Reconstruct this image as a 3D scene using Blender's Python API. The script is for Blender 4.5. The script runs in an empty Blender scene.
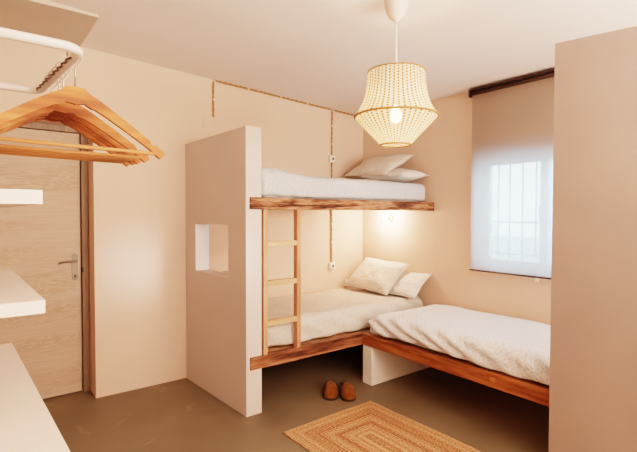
import bpy, bmesh, math, random
from mathutils import Vector, Matrix, noise

random.seed(7)
scene = bpy.context.scene
col = scene.collection
PI = math.pi

# ------------------------------------------------------------------ materials
def new_mat(name):
    m = bpy.data.materials.new(name); m.use_nodes = True
    nt = m.node_tree; nt.nodes.clear()
    out = nt.nodes.new('ShaderNodeOutputMaterial')
    b = nt.nodes.new('ShaderNodeBsdfPrincipled')
    nt.links.new(b.outputs[0], out.inputs[0])
    return m, nt, b, out

def N(nt, kind, **kw):
    n = nt.nodes.new(kind)
    for k, v in kw.items():
        if k in n.inputs.keys() if hasattr(n.inputs, 'keys') else False: n.inputs[k].default_value = v
        else: setattr(n, k, v)
    return n

def ramp(nt, stops):
    r = nt.nodes.new('ShaderNodeValToRGB')
    while len(r.color_ramp.elements) < len(stops): r.color_ramp.elements.new(0.5)
    for e, (p, c) in zip(r.color_ramp.elements, stops):
        e.position = p; e.color = (*c, 1) if len(c) == 3 else c
    return r

def coords(nt, scale=(1, 1, 1), out='Object'):
    tc = nt.nodes.new('ShaderNodeTexCoord'); mp = nt.nodes.new('ShaderNodeMapping')
    nt.links.new(tc.outputs[out], mp.inputs[0]); mp.inputs['Scale'].default_value = scale
    return mp

def noisy(name, c1, c2, scale=4, rough=.8, bump=.1, bscale=None, stretch=(1, 1, 1), detail=5, metal=0, spec=.5, dist=.01, sheen=0):
    m, nt, b, out = new_mat(name)
    mp = coords(nt, stretch)
    n = N(nt, 'ShaderNodeTexNoise'); n.inputs['Scale'].default_value = scale; n.inputs['Detail'].default_value = detail
    nt.links.new(mp.outputs[0], n.inputs['Vector'])
    r = ramp(nt, [(.32, c1), (.68, c2)])
    nt.links.new(n.outputs['Fac'], r.inputs[0]); nt.links.new(r.outputs[0], b.inputs['Base Color'])
    b.inputs['Roughness'].default_value = rough; b.inputs['Metallic'].default_value = metal
    b.inputs['Specular IOR Level'].default_value = spec
    if sheen: b.inputs['Sheen Weight'].default_value = sheen
    if bump:
        n2 = N(nt, 'ShaderNodeTexNoise'); n2.inputs['Scale'].default_value = bscale or scale * 4; n2.inputs['Detail'].default_value = 6
        nt.links.new(mp.outputs[0], n2.inputs['Vector'])
        bp = N(nt, 'ShaderNodeBump'); bp.inputs['Strength'].default_value = bump; bp.inputs['Distance'].default_value = dist
        nt.links.new(n2.outputs['Fac'], bp.inputs['Height']); nt.links.new(bp.outputs[0], b.inputs['Normal'])
    return m

def wood(name, dark, mid, light, axis=0, grain=1.0, rough=.6, bump=.3, ring=14):
    m, nt, b, out = new_mat(name)
    s = [9 * grain, 9 * grain, 9 * grain]; s[axis] = .9 * grain
    mp = coords(nt, s)
    n0 = N(nt, 'ShaderNodeTexNoise'); n0.inputs['Scale'].default_value = 1.2; n0.inputs['Detail'].default_value = 3
    nt.links.new(mp.outputs[0], n0.inputs['Vector'])
    mx = N(nt, 'ShaderNodeMath', operation='MULTIPLY'); mx.inputs[1].default_value = ring
    nt.links.new(n0.outputs['Fac'], mx.inputs[0])
    sn = N(nt, 'ShaderNodeMath', operation='SINE'); nt.links.new(mx.outputs[0], sn.inputs[0])
    n1 = N(nt, 'ShaderNodeTexNoise'); n1.inputs['Scale'].default_value = 7; n1.inputs['Detail'].default_value = 8
    nt.links.new(mp.outputs[0], n1.inputs['Vector'])
    ma = N(nt, 'ShaderNodeMath', operation='MULTIPLY_ADD'); ma.inputs[1].default_value = .22
    nt.links.new(sn.outputs[0], ma.inputs[0]); nt.links.new(n1.outputs['Fac'], ma.inputs[2])
    r = ramp(nt, [(.22, dark), (.5, mid), (.78, light)])
    nt.links.new(ma.outputs[0], r.inputs[0]); nt.links.new(r.outputs[0], b.inputs['Base Color'])
    b.inputs['Roughness'].default_value = rough; b.inputs['Specular IOR Level'].default_value = .25
    bp = N(nt, 'ShaderNodeBump'); bp.inputs['Strength'].default_value = bump; bp.inputs['Distance'].default_value = .004
    nt.links.new(ma.outputs[0], bp.inputs['Height']); nt.links.new(bp.outputs[0], b.inputs['Normal'])
    return m

def plain(name, c, rough=.5, metal=0, spec=.5):
    return noisy(name, [x * .97 for x in c], c, 12, rough, 0, metal=metal, spec=spec)

def fabric(name, base, motif, cell=.03, amount=.5, rough=.9, diag=True, crease=.55):
    """plain weave with a small printed motif, in object space"""
    m, nt, b, out = new_mat(name)
    mp = coords(nt, (1 / cell, 1 / cell, 1 / cell))
    if diag: mp.inputs['Rotation'].default_value = (.5, .4, .785)
    v = N(nt, 'ShaderNodeTexVoronoi'); v.inputs['Scale'].default_value = 1.0; v.inputs['Randomness'].default_value = .25
    nt.links.new(mp.outputs[0], v.inputs['Vector'])
    r = ramp(nt, [(.22, motif), (.42, base)])
    nt.links.new(v.outputs['Distance'], r.inputs[0])
    mix = N(nt, 'ShaderNodeMix', data_type='RGBA'); mix.inputs['Factor'].default_value = amount
    mix.inputs['A'].default_value = (*base, 1)
    nt.links.new(r.outputs[0], mix.inputs['B'])
    nt.links.new(mix.outputs['Result'], b.inputs['Base Color'])
    b.inputs['Roughness'].default_value = rough; b.inputs['Specular IOR Level'].default_value = .2
    n2 = N(nt, 'ShaderNodeTexNoise'); n2.inputs['Scale'].default_value = 38; n2.inputs['Detail'].default_value = 4
    tc = coords(nt); nt.links.new(tc.outputs[0], n2.inputs['Vector'])
    bp = N(nt, 'ShaderNodeBump'); bp.inputs['Strength'].default_value = .5; bp.inputs['Distance'].default_value = .006
    nt.links.new(n2.outputs['Fac'], bp.inputs['Height'])
    n3 = N(nt, 'ShaderNodeTexNoise'); n3.inputs['Scale'].default_value = 7; n3.inputs['Detail'].default_value = 3; n3.inputs['Distortion'].default_value = 1.4
    mp3 = coords(nt, (1, 1.5, 1)); nt.links.new(mp3.outputs[0], n3.inputs['Vector'])
    bq = N(nt, 'ShaderNodeBump'); bq.inputs['Strength'].default_value = crease; bq.inputs['Distance'].default_value = .03
    nt.links.new(n3.outputs['Fac'], bq.inputs['Height']); nt.links.new(bp.outputs[0], bq.inputs['Normal'])
    nt.links.new(bq.outputs[0], b.inputs['Normal'])
    return m

def emit(name, c, s):
    m, nt, b, out = new_mat(name)
    b.inputs['Base Color'].default_value = (*c, 1)
    b.inputs['Emission Color'].default_value = (*c, 1); b.inputs['Emission Strength'].default_value = s
    return m

M = {}
M['wall'] = noisy('wall_plaster', (.69, .505, .395), (.73, .54, .425), 1.5, .92, .25, 5, dist=.012, spec=.15)
M['ceil'] = noisy('ceiling_plaster', (.89, .79, .735), (.93, .825, .77), 1.2, .95, .3, 5, dist=.012, spec=.1)
M['soffit'] = noisy('shaded_soffit_plaster', (.56, .45, .36), (.62, .50, .41), 1.5, .95, .2, 5, spec=.1)  # darker than the ceiling: shade of the underside put into the colour
M['partition'] = noisy('partition_plaster', (.62, .525, .48), (.65, .555, .505), 2, .88, .2, 6, dist=.008, spec=.2)
M['partition_right'] = noisy('shaded_partition_plaster', (.31, .232, .20), (.345, .262, .228), 2, .88, .2, 6, dist=.008, spec=.2)  # plaster darkened so the colour holds the shade on this partition
M['support'] = noisy('support_plaster', (.74, .70, .65), (.80, .76, .71), 6, .9, .3, 20, spec=.15)
M['lining_white'] = noisy('lightening_white', (.88, .88, .89), (.92, .92, .92), 5, .9, .1, 20, spec=.1)
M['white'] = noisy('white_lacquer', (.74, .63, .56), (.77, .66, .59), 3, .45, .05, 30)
M['rail_white'] = noisy('white_enamel_tube', (.62, .545, .495), (.65, .575, .525), 5, .3, 0)
M['beam'] = wood('reclaimed_beam_wood', (.03, .011, .007), (.19, .072, .036), (.46, .24, .145), 0, 2.2, .75, .9, 14)
M['lowbeam'] = wood('bed_beam_wood', (.06, .021, .011), (.22, .085, .04), (.43, .215, .12), 0, 1.0, .6, .5, 12)
M['rail_wood'] = wood('orange_pine_rail', (.20, .062, .022), (.36, .13, .05), (.46, .20, .085), 1, .8, .5, .3, 8)
M['ladder'] = wood('ladder_pine', (.40, .18, .10), (.50, .255, .15), (.59, .35, .215), 2, .8, .55, .2, 6)
M['rung'] = wood('rung_pine', (.47, .255, .14), (.58, .35, .20), (.66, .44, .27), 0, .8, .55, .2, 6)
M['hanger'] = wood('hanger_wood', (.20, .052, .014), (.33, .098, .028), (.43, .155, .048), 0, 1.2, .6, .15, 7)
M['hanger_bar'] = wood('hanger_bar_wood', (.24, .07, .028), (.36, .125, .048), (.46, .20, .085), 0, 1.2, .6, .1, 5)
M['frame'] = wood('door_frame_wood', (.19, .125, .088), (.25, .17, .12), (.31, .21, .15), 2, 1.2, .5, .2, 5)
M['chrome'] = plain('hook_steel', (.34, .28, .23), .3, .9)
M['brass'] = plain('aged_nickel', (.22, .155, .105), .42, .3)
M['dark'] = plain('dark_gap', (.015, .012, .01), .8)
M['cable'] = noisy('twisted_textile_cable', (.36, .16, .055), (.52, .26, .10), 60, .8, 0)
M['porcelain'] = plain('porcelain', (.83, .76, .68), .3)
M['cup'] = plain('lamp_cup', (.66, .54, .45), .45)
M['blind_bar'] = plain('dark_brown_bar', (.05, .022, .014), .4)
M['upvc'] = plain('white_window_frame', (.80, .84, .88), .4)
M['grille'] = plain('white_grille', (.62, .68, .74), .5)
M['terrace'] = noisy('terrace_plaster', (.62, .68, .74), (.70, .75, .80), 2, .9, .1)
M['slipper'] = noisy('brown_suede', (.22, .075, .018), (.36, .135, .035), 30, .95, .3, 120, sheen=.25, spec=.1)
M['sole'] = plain('dark_rubber', (.035, .018, .010), .7)
M['fleece'] = noisy('slipper_lining', (.30, .13, .05), (.42, .2, .09), 60, 1, .5, 200)
M['bulb'] = emit('bulb_glow', (1, .74, .42), 26)
M['bulb_small'] = emit('reading_bulb_glow', (1, .78, .52), 50)
M['cloth_up'] = fabric('blue_white_cover', (.59, .595, .605), (.36, .385, .42), .018, .75)
M['cloth_low'] = fabric('cream_cover', (.61, .555, .49), (.42, .36, .29), .018, .6)
M['cloth_right'] = fabric('dotted_cover', (.70, .71, .73), (.42, .37, .32), .019, .45)
M['pillow'] = fabric('pillow_linen', (.68, .60, .53), (.50, .43, .37), .014, .5)
M['pillow_white'] = fabric('pillow_white', (.74, .70, .66), (.64, .60, .56), .02, .3)

# floor: smoothed brown cement, faintly glossy, with pale scuffs
def floor_mat():
    m, nt, b, out = new_mat('brown_cement')
    mp = coords(nt)
    n = N(nt, 'ShaderNodeTexNoise'); n.inputs['Scale'].default_value = 1.6; n.inputs['Detail'].default_value = 8
    nt.links.new(mp.outputs[0], n.inputs['Vector'])
    r = ramp(nt, [(.3, (.145,.110,.07)), (.55, (.18,.138,.09)), (.75, (.21,.163,.108))])
    nt.links.new(n.outputs['Fac'], r.inputs[0])
    v = N(nt, 'ShaderNodeTexVoronoi', feature='DISTANCE_TO_EDGE'); v.inputs['Scale'].default_value = .55
    nz = N(nt, 'ShaderNodeTexNoise'); nz.inputs['Scale'].default_value = 4; nz.inputs['Detail'].default_value = 6
    mixv = N(nt, 'ShaderNodeMix', data_type='VECTOR'); mixv.inputs['Factor'].default_value = .16
    nt.links.new(mp.outputs[0], nz.inputs['Vector']); nt.links.new(mp.outputs[0], mixv.inputs['A']); nt.links.new(nz.outputs['Color'], mixv.inputs['B'])
    nt.links.new(mixv.outputs['Result'], v.inputs['Vector'])
    rc = ramp(nt, [(0, (1, 1, 1)), (.004, (0, 0, 0))]); nt.links.new(v.outputs['Distance'], rc.inputs[0])
    pat = N(nt, 'ShaderNodeTexNoise'); pat.inputs['Scale'].default_value = 5; nt.links.new(mp.outputs[0], pat.inputs['Vector'])
    rp = ramp(nt, [(.5, (0, 0, 0)), (.62, (1, 1, 1))]); nt.links.new(pat.outputs['Fac'], rp.inputs[0])
    mu = N(nt, 'ShaderNodeMath', operation='MULTIPLY'); nt.links.new(rc.outputs[0], mu.inputs[0]); nt.links.new(rp.outputs[0], mu.inputs[1])
    mu2 = N(nt, 'ShaderNodeMath', operation='MULTIPLY'); nt.links.new(mu.outputs[0], mu2.inputs[0]); mu2.inputs[1].default_value = .3
    mix = N(nt, 'ShaderNodeMix', data_type='RGBA'); mix.inputs['B'].default_value = (.42, .30, .18, 1)
    nt.links.new(mu2.outputs[0], mix.inputs['Factor']); nt.links.new(r.outputs[0], mix.inputs['A'])
    nt.links.new(mix.outputs['Result'], b.inputs['Base Color'])
    b.inputs['Roughness'].default_value = .42; b.inputs['Specular IOR Level'].default_value = .35
    bp = N(nt, 'ShaderNodeBump'); bp.inputs['Strength'].default_value = .12; bp.inputs['Distance'].default_value = .01
    nt.links.new(n.outputs['Fac'], bp.inputs['Height']); nt.links.new(bp.outputs[0], b.inputs['Normal'])
    return m
M['floor'] = floor_mat()

# door leaf: pale oak laid with the grain running sideways
def door_mat():
    m, nt, b, out = new_mat('pale_oak_door')
    mp = coords(nt, (1.1, 1, 7))
    n = N(nt, 'ShaderNodeTexNoise'); n.inputs['Scale'].default_value = 2.0; n.inputs['Detail'].default_value = 4; n.inputs['Distortion'].default_value = .6
    nt.links.new(mp.outputs[0], n.inputs['Vector'])
    mm = N(nt, 'ShaderNodeMath', operation='MULTIPLY'); mm.inputs[1].default_value = 75; nt.links.new(n.outputs['Fac'], mm.inputs[0])
    sn = N(nt, 'ShaderNodeMath', operation='SINE'); nt.links.new(mm.outputs[0], sn.inputs[0])
    msk = N(nt, 'ShaderNodeTexNoise'); msk.inputs['Scale'].default_value = 1.3; msk.inputs['Detail'].default_value = 2
    mp2 = coords(nt, (.5, 1, 4)); nt.links.new(mp2.outputs[0], msk.inputs['Vector'])
    rm = ramp(nt, [(.44, (0, 0, 0)), (.56, (1, 1, 1))]); nt.links.new(msk.outputs['Fac'], rm.inputs[0])
    rs = ramp(nt, [(.1, (1, 1, 1)), (.55, (0, 0, 0))]); nt.links.new(sn.outputs[0], rs.inputs[0])
    mu = N(nt, 'ShaderNodeMath', operation='MULTIPLY'); nt.links.new(rm.outputs[0], mu.inputs[0]); nt.links.new(rs.outputs[0], mu.inputs[1])
    mu2 = N(nt, 'ShaderNodeMath', operation='MULTIPLY'); nt.links.new(mu.outputs[0], mu2.inputs[0]); mu2.inputs[1].default_value = .45
    fine = N(nt, 'ShaderNodeTexNoise'); fine.inputs['Scale'].default_value = 6; fine.inputs['Detail'].default_value = 6
    mp3 = coords(nt, (.6, 1, 16)); nt.links.new(mp3.outputs[0], fine.inputs['Vector'])
    rb = ramp(nt, [(.3, (.48, .335, .25)), (.7, (.545, .395, .30))]); nt.links.new(fine.outputs['Fac'], rb.inputs[0])
    mix = N(nt, 'ShaderNodeMix', data_type='RGBA'); mix.inputs['B'].default_value = (.36, .23, .14, 1)
    nt.links.new(mu2.outputs[0], mix.inputs['Factor']); nt.links.new(rb.outputs[0], mix.inputs['A'])
    nt.links.new(mix.outputs['Result'], b.inputs['Base Color'])
    b.inputs['Roughness'].default_value = .6; b.inputs['Specular IOR Level'].default_value = .3
    return m
M['door'] = door_mat()

# braided jute: concentric rectangular courses around the centre of the rug
RUG_HX, RUG_HY = .395, .68
def rug_mat():
    m, nt, b, out = new_mat('braided_jute')
    tc = N(nt, 'ShaderNodeTexCoord'); sp = N(nt, 'ShaderNodeSeparateXYZ'); nt.links.new(tc.outputs['Object'], sp.inputs[0])
    def edge(o, h):
        a = N(nt, 'ShaderNodeMath', operation='ABSOLUTE'); nt.links.new(sp.outputs[o], a.inputs[0])
        s = N(nt, 'ShaderNodeMath', operation='SUBTRACT'); s.inputs[0].default_value = h; nt.links.new(a.outputs[0], s.inputs[1]); return s
    mn = N(nt, 'ShaderNodeMath', operation='MINIMUM')
    nt.links.new(edge(0, RUG_HX).outputs[0], mn.inputs[0]); nt.links.new(edge(1, RUG_HY).outputs[0], mn.inputs[1])
    n = N(nt, 'ShaderNodeTexNoise'); n.inputs['Scale'].default_value = 14; n.inputs['Detail'].default_value = 5
    nt.links.new(tc.outputs['Object'], n.inputs['Vector'])
    w = N(nt, 'ShaderNodeMath', operation='MULTIPLY_ADD'); w.inputs[1].default_value = .006; nt.links.new(n.outputs['Fac'], w.inputs[0]); nt.links.new(mn.outputs[0], w.inputs[2])
    mm = N(nt, 'ShaderNodeMath', operation='MULTIPLY'); mm.inputs[1].default_value = 2 * PI / .019; nt.links.new(w.outputs[0], mm.inputs[0])
    sn = N(nt, 'ShaderNodeMath', operation='SINE'); nt.links.new(mm.outputs[0], sn.inputs[0])
    n2 = N(nt, 'ShaderNodeTexNoise'); n2.inputs['Scale'].default_value = 90; n2.inputs['Detail'].default_value = 4
    nt.links.new(tc.outputs['Object'], n2.inputs['Vector'])
    # broad bands, course by course
    n1d = N(nt, 'ShaderNodeTexNoise', noise_dimensions='1D'); n1d.inputs['Scale'].default_value = 22
    nt.links.new(mn.outputs[0], n1d.inputs['W'])
    a1 = N(nt, 'ShaderNodeMath', operation='MULTIPLY_ADD'); a1.inputs[1].default_value = .07; nt.links.new(sn.outputs[0], a1.inputs[0]); nt.links.new(n2.outputs['Fac'], a1.inputs[2])
    a2 = N(nt, 'ShaderNodeMath', operation='MULTIPLY_ADD'); a2.inputs[1].default_value = .8; nt.links.new(n1d.outputs['Fac'], a2.inputs[0]); nt.links.new(a1.outputs[0], a2.inputs[2])
    r = ramp(nt, [(.62, (.11, .042, .018)), (.80, (.32, .14, .065)), (.95, (.40, .205, .115)), (1.0, (.52, .30, .17))])
    nt.links.new(a2.outputs[0], r.inputs[0]); nt.links.new(r.outputs[0], b.inputs['Base Color'])
    b.inputs['Roughness'].default_value = .95; b.inputs['Specular IOR Level'].default_value = .1
    bp = N(nt, 'ShaderNodeBump'); bp.inputs['Strength'].default_value = .8; bp.inputs['Distance'].default_value = .006
    nt.links.new(a1.outputs[0], bp.inputs['Height']); nt.links.new(bp.outputs[0], b.inputs['Normal'])
    return m
M['rug'] = rug_mat()

# woven lamp shade: knotted cream cord, lets the bulb shine through
def shade_mat():
    m, nt, b, out = new_mat('woven_cord_shade')
    uv = N(nt, 'ShaderNodeUVMap'); uv.uv_map = 'UVMap'
    sp = N(nt, 'ShaderNodeSeparateXYZ'); nt.links.new(uv.outputs[0], sp.inputs[0])
    def M1(op, a, b2=None, c2=None):
        n = N(nt, 'ShaderNodeMath', operation=op)
        for k, x in enumerate((a, b2, c2)):
            if x is None: continue
            if isinstance(x, (int, float)): n.inputs[k].default_value = x
            else: nt.links.new(x, n.inputs[k])
        return n.outputs[0]
    U_, V_ = sp.outputs[0], sp.outputs[1]
    col_gap = M1('GREATER_THAN', M1('ABSOLUTE', M1('SUBTRACT', M1('FRACT', U_), .5)), .31)          # between two strands
    colf = M1('FLOOR', M1('ADD', U_, .5))
    dash = M1('LESS_THAN', M1('FRACT', M1('ADD', V_, M1('MULTIPLY', colf, .5))), .62)                 # open stitch between two knots
    row = M1('LESS_THAN', M1('FRACT', M1('ADD', V_, .2)), .16)
    hole = M1('MINIMUM', M1('ADD', M1('MULTIPLY', col_gap, dash), M1('MULTIPLY', row, .4)), 1.0)
    br = N(nt, 'ShaderNodeMix', data_type='RGBA'); nt.links.new(hole, br.inputs['Factor'])
    br.inputs['A'].default_value = (.94, .77, .57, 1); br.inputs['B'].default_value = (.26, .10, .022, 1)
    b.inputs['Roughness'].default_value = .9; b.inputs['Specular IOR Level'].default_value = .1
    nt.links.new(br.outputs['Result'], b.inputs['Base Color'])
    tl = N(nt, 'ShaderNodeBsdfTranslucent'); nt.links.new(br.outputs['Result'], tl.inputs['Color'])
    tr = N(nt, 'ShaderNodeBsdfTransparent'); tr.inputs['Color'].default_value = (1, .93, .80, 1)
    mx = N(nt, 'ShaderNodeMixShader'); mx.inputs[0].default_value = .55
    nt.links.new(b.outputs[0], mx.inputs[1]); nt.links.new(tl.outputs[0], mx.inputs[2])
    mx2 = N(nt, 'ShaderNodeMixShader'); mx2.inputs[0].default_value = .22
    nt.links.new(mx.outputs[0], mx2.inputs[1]); nt.links.new(tr.outputs[0], mx2.inputs[2])
    nt.links.new(mx2.outputs[0], out.inputs[0])
    bp = N(nt, 'ShaderNodeBump', invert=True); bp.inputs['Strength'].default_value = .6; bp.inputs['Distance'].default_value = .004
    nt.links.new(hole, bp.inputs['Height']); nt.links.new(bp.outputs[0], b.inputs['Normal'])
    return m
M['shade'] = shade_mat()
M['ring'] = plain('rattan_ring', (.30, .125, .035), .6)

# sheer roller blind
def blind_mat():
    m, nt, b, out = new_mat('sheer_blind')
    mp = coords(nt, (1, 260, 260))
    n = N(nt, 'ShaderNodeTexNoise'); n.inputs['Scale'].default_value = 1
    nt.links.new(mp.outputs[0], n.inputs['Vector'])
    r = ramp(nt, [(.3, (.29, .14, .075)), (.7, (.33, .165, .09))]); nt.links.new(n.outputs['Fac'], r.inputs[0])
    nt.links.new(r.outputs[0], b.inputs['Base Color']); b.inputs['Roughness'].default_value = .9
    tl = N(nt, 'ShaderNodeBsdfTranslucent'); tl.inputs['Color'].default_value = (.80, .92, .97, 1)
    tr = N(nt, 'ShaderNodeBsdfTransparent'); tr.inputs['Color'].default_value = (.92, .97, 1, 1)
    mx = N(nt, 'ShaderNodeMixShader'); mx.inputs[0].default_value = .48
    nt.links.new(b.outputs[0], mx.inputs[1]); nt.links.new(tl.outputs[0], mx.inputs[2])
    mx2 = N(nt, 'ShaderNodeMixShader'); mx2.inputs[0].default_value = .27
    nt.links.new(mx.outputs[0], mx2.inputs[1]); nt.links.new(tr.outputs[0], mx2.inputs[2])
    nt.links.new(mx2.outputs[0], out.inputs[0])
    return m
M['blind'] = blind_mat()

def glass_mat():
    m, nt, b, out = new_mat('window_glass')
    tr = N(nt, 'ShaderNodeBsdfTransparent'); tr.inputs['Color'].default_value = (.93, .97, 1, 1)
    gl = N(nt, 'ShaderNodeBsdfGlossy'); gl.inputs['Roughness'].default_value = .02
    mx = N(nt, 'ShaderNodeMixShader'); mx.inputs[0].default_value = .06
    nt.links.new(tr.outputs[0], mx.inputs[1]); nt.links.new(gl.outputs[0], mx.inputs[2]); nt.links.new(mx.outputs[0], out.inputs[0])
    return m
M['glass'] = glass_mat()

# ------------------------------------------------------------------ mesh helpers
def link(name, bm, mat, parent=None, smooth=False, local=False):
    me = bpy.data.meshes.new(name)
    bmesh.ops.recalc_face_normals(bm, faces=bm.faces[:])
    bm.to_mesh(me); bm.free()
    if mat: me.materials.append(mat)
    if smooth:
        for p in me.polygons: p.use_smooth = True
    o = bpy.data.objects.new(name, me); col.objects.link(o)
    if parent:
        o.parent = parent
        if not local:                                   # mesh given in world space: move it into the thing's own space
            off = Vector((0, 0, 0)); q = parent
            while q: off += q.location; q = q.parent
            me.transform(Matrix.Translation(-off))
    return o

def center_origin(o):
    """put the origin of a world-space mesh at the middle of its base"""
    me = o.data
    xs = [v.co for v in me.vertices]
    c = Vector(((min(v.x for v in xs) + max(v.x for v in xs)) / 2, (min(v.y for v in xs) + max(v.y for v in xs)) / 2, min(v.z for v in xs)))
    me.transform(Matrix.Translation(-c)); o.location = c
    return o

def thing(name, label, cat, loc=(0, 0, 0), group=None):
    o = bpy.data.objects.new(name, None); col.objects.link(o)
    o.location = loc; o['label'] = label; o['category'] = cat; o.empty_display_size = .1
    if group: o['group'] = group
    return o

def tag(o, label, cat, group=None):
    o['label'] = label; o['category'] = cat
    if group: o['group'] = group
    return o

def struct(o, label, cat='wall'):
    o['kind'] = 'structure'; o['label'] = label; o['category'] = cat
    return o

def box(bm, x0, x1, y0, y1, z0, z1, bev=0, seg=2):
    r = bmesh.ops.create_cube(bm, size=1)
    vs = r['verts']
    for v in vs:
        v.co = Vector(((x0 + x1) / 2 + v.co.x * (x1 - x0), (y0 + y1) / 2 + v.co.y * (y1 - y0), (z0 + z1) / 2 + v.co.z * (z1 - z0)))
    if bev:
        es = list({e for v in vs for e in v.link_edges})
        bmesh.ops.bevel(bm, geom=es, offset=bev, segments=seg, affect='EDGES', profile=.5)
    return bm

def nbox(*a, **k):
    return box(bmesh.new(), *a, **k)

def grid_solid(xs, ys, zs, solid):
    """a solid made of cells of an uneven grid; only its outer skin is kept"""
    bm = bmesh.new(); vd = {}
    def V(i, j, k):
        if (i, j, k) not in vd: vd[(i, j, k)] = bm.verts.new((xs[i], ys[j], zs[k]))
        return vd[(i, j, k)]
    nx, ny, nz = len(xs) - 1, len(ys) - 1, len(zs) - 1
    S = lambda i, j, k: 0 <= i < nx and 0 <= j < ny and 0 <= k < nz and solid((xs[i] + xs[i + 1]) / 2, (ys[j] + ys[j + 1]) / 2, (zs[k] + zs[k + 1]) / 2)
    for i in range(nx):
        for j in range(ny):
            for k in range(nz):
                if not S(i, j, k): continue
                if not S(i - 1, j, k): bm.faces.new([V(i, j, k), V(i, j, k + 1), V(i, j + 1, k + 1), V(i, j + 1, k)])
                if not S(i + 1, j, k): bm.faces.new([V(i + 1, j, k), V(i + 1, j + 1, k), V(i + 1, j + 1, k + 1), V(i + 1, j, k + 1)])
                if not S(i, j - 1, k): bm.faces.new([V(i, j, k), V(i + 1, j, k), V(i + 1, j, k + 1), V(i, j, k + 1)])
                if not S(i, j + 1, k): bm.faces.new([V(i, j + 1, k), V(i, j + 1, k + 1), V(i + 1, j + 1, k + 1), V(i + 1, j + 1, k)])
                if not S(i, j, k - 1): bm.faces.new([V(i, j, k), V(i, j + 1, k), V(i + 1, j + 1, k), V(i + 1, j, k)])
                if not S(i, j, k + 1): bm.faces.new([V(i, j, k + 1), V(i + 1, j, k + 1), V(i + 1, j + 1, k + 1), V(i, j + 1, k + 1)])
    return bm

def lin(a, b, n): return [a + (b - a) * i / n for i in range(n + 1)]

def tube(bm, pts, r, seg=10, cap=True, rfun=None):
    pts = [Vector(p) for p in pts]; rings = []
    up = Vector((0, 0, 1)); prev = None
    for i, p in enumerate(pts):
        t = (pts[min(i + 1, len(pts) - 1)] - pts[max(i - 1, 0)]).normalized()
        if prev is None:
            a = t.cross(up if abs(t.z) < .9 else Vector((1, 0, 0))).normalized()
        else:
            a = (prev - t * prev.dot(t)).normalized()
        prev = a; b = t.cross(a)
        rr = rfun(i) if rfun else r
        rings.append([bm.verts.new(p + (a * math.cos(2 * PI * k / seg) + b * math.sin(2 * PI * k / seg)) * rr) for k in range(seg)])
    for i in range(len(rings) - 1):
        for k in range(seg):
            bm.faces.new([rings[i][k], rings[i][(k + 1) % seg], rings[i + 1][(k + 1) % seg], rings[i + 1][k]])
    if cap:
        bm.faces.new(rings[0][::-1]); bm.faces.new(rings[-1])
    return bm

def lathe(bm, prof, c=(0, 0), seg=48, uv=None, close=False):
    """prof: list of (radius, z)"""
    rings = []
    for r, z in prof:
        rings.append([bm.verts.new((c[0] + r * math.cos(2 * PI * k / seg), c[1] + r * math.sin(2 * PI * k / seg), z)) for k in range(seg)])
    lay = bm.loops.layers.uv.new('UVMap') if uv else None
    L = [0]
    for (a, b), (c2, d) in zip(prof, prof[1:]): L.append(L[-1] + math.hypot(c2 - a, d - b))
    for i in range(len(rings) - 1):
        for k in range(seg):
            f = bm.faces.new([rings[i][k], rings[i][(k + 1) % seg], rings[i + 1][(k + 1) % seg], rings[i + 1][k]])
            if lay:
                us = [(k / seg, L[i]), ((k + 1) / seg, L[i]), ((k + 1) / seg, L[i + 1]), (k / seg, L[i + 1])]
                for lp, (u, v) in zip(f.loops, us): lp[lay].uv = (u * uv[0], v * uv[1])
    if close:
        bm.faces.new(rings[0][::-1]); bm.faces.new(rings[-1])
    return bm

def ring(bm, c, R, r, seg=64, s2=8):
    vs = []
    for i in range(seg):
        a = 2 * PI * i / seg
        vs.append([bm.verts.new((c[0] + (R + r * math.cos(2 * PI * k / s2)) * math.cos(a), c[1] + (R + r * math.cos(2 * PI * k / s2)) * math.sin(a), c[2] + r * math.sin(2 * PI * k / s2))) for k in range(s2)])
    for i in range(seg):
        for k in range(s2):
            bm.faces.new([vs[i][k], vs[(i + 1) % seg][k], vs[(i + 1) % seg][(k + 1) % s2], vs[i][(k + 1) % s2]])
    return bm

def extrude_outline(bm, pts, n):
    """pts: closed outline (Vectors), n: extrusion vector"""
    a = [bm.verts.new(p) for p in pts]; b = [bm.verts.new(Vector(p) + Vector(n)) for p in pts]
    bm.faces.new(a[::-1]); bm.faces.new(b)
    for i in range(len(a)):
        bm.faces.new([a[i], a[(i + 1) % len(a)], b[(i + 1) % len(a)], b[i]])
    return bm

def rough_beam(x0, x1, y0, y1, z0, z1, axis, amp=.004, n=46, seed=0):
    """a sawn beam with slightly uneven edges"""
    if axis == 0: bm = grid_solid(lin(x0, x1, n), lin(y0, y1, 3), lin(z0, z1, 4), lambda *a: True)
    else: bm = grid_solid(lin(x0, x1, 3), lin(y0, y1, n), lin(z0, z1, 4), lambda *a: True)
    for v in bm.verts:
        s = Vector((v.co.x * 5, v.co.y * 5, v.co.z * 5 + seed))
        d = noise.noise_vector(s) * amp + noise.noise_vector(s * 4) * amp * .4
        if axis == 0: d.x = 0
        else: d.y = 0
        v.co += d
    return bm

def soft_box(x0, x1, y0, y1, z0, z1, r, n, disp):
    nx, ny, nz = n
    bm = grid_solid(lin(x0, x1, nx), lin(y0, y1, ny), lin(z0, z1, nz), lambda *a: True)
    for v in bm.verts:
        p = v.co.copy()
        q = Vector((min(max(p.x, x0 + r), x1 - r), min(max(p.y, y0 + r), y1 - r), min(max(p.z, z0 + r * .5), z1 - r)))
        d = p - q
        nn = d.normalized() if d.length > 1e-6 else Vector((0, 0, 0))
        if d.length > r: p = q + nn * r
        p += disp(p, nn)
        v.co = p
    return bm

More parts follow.
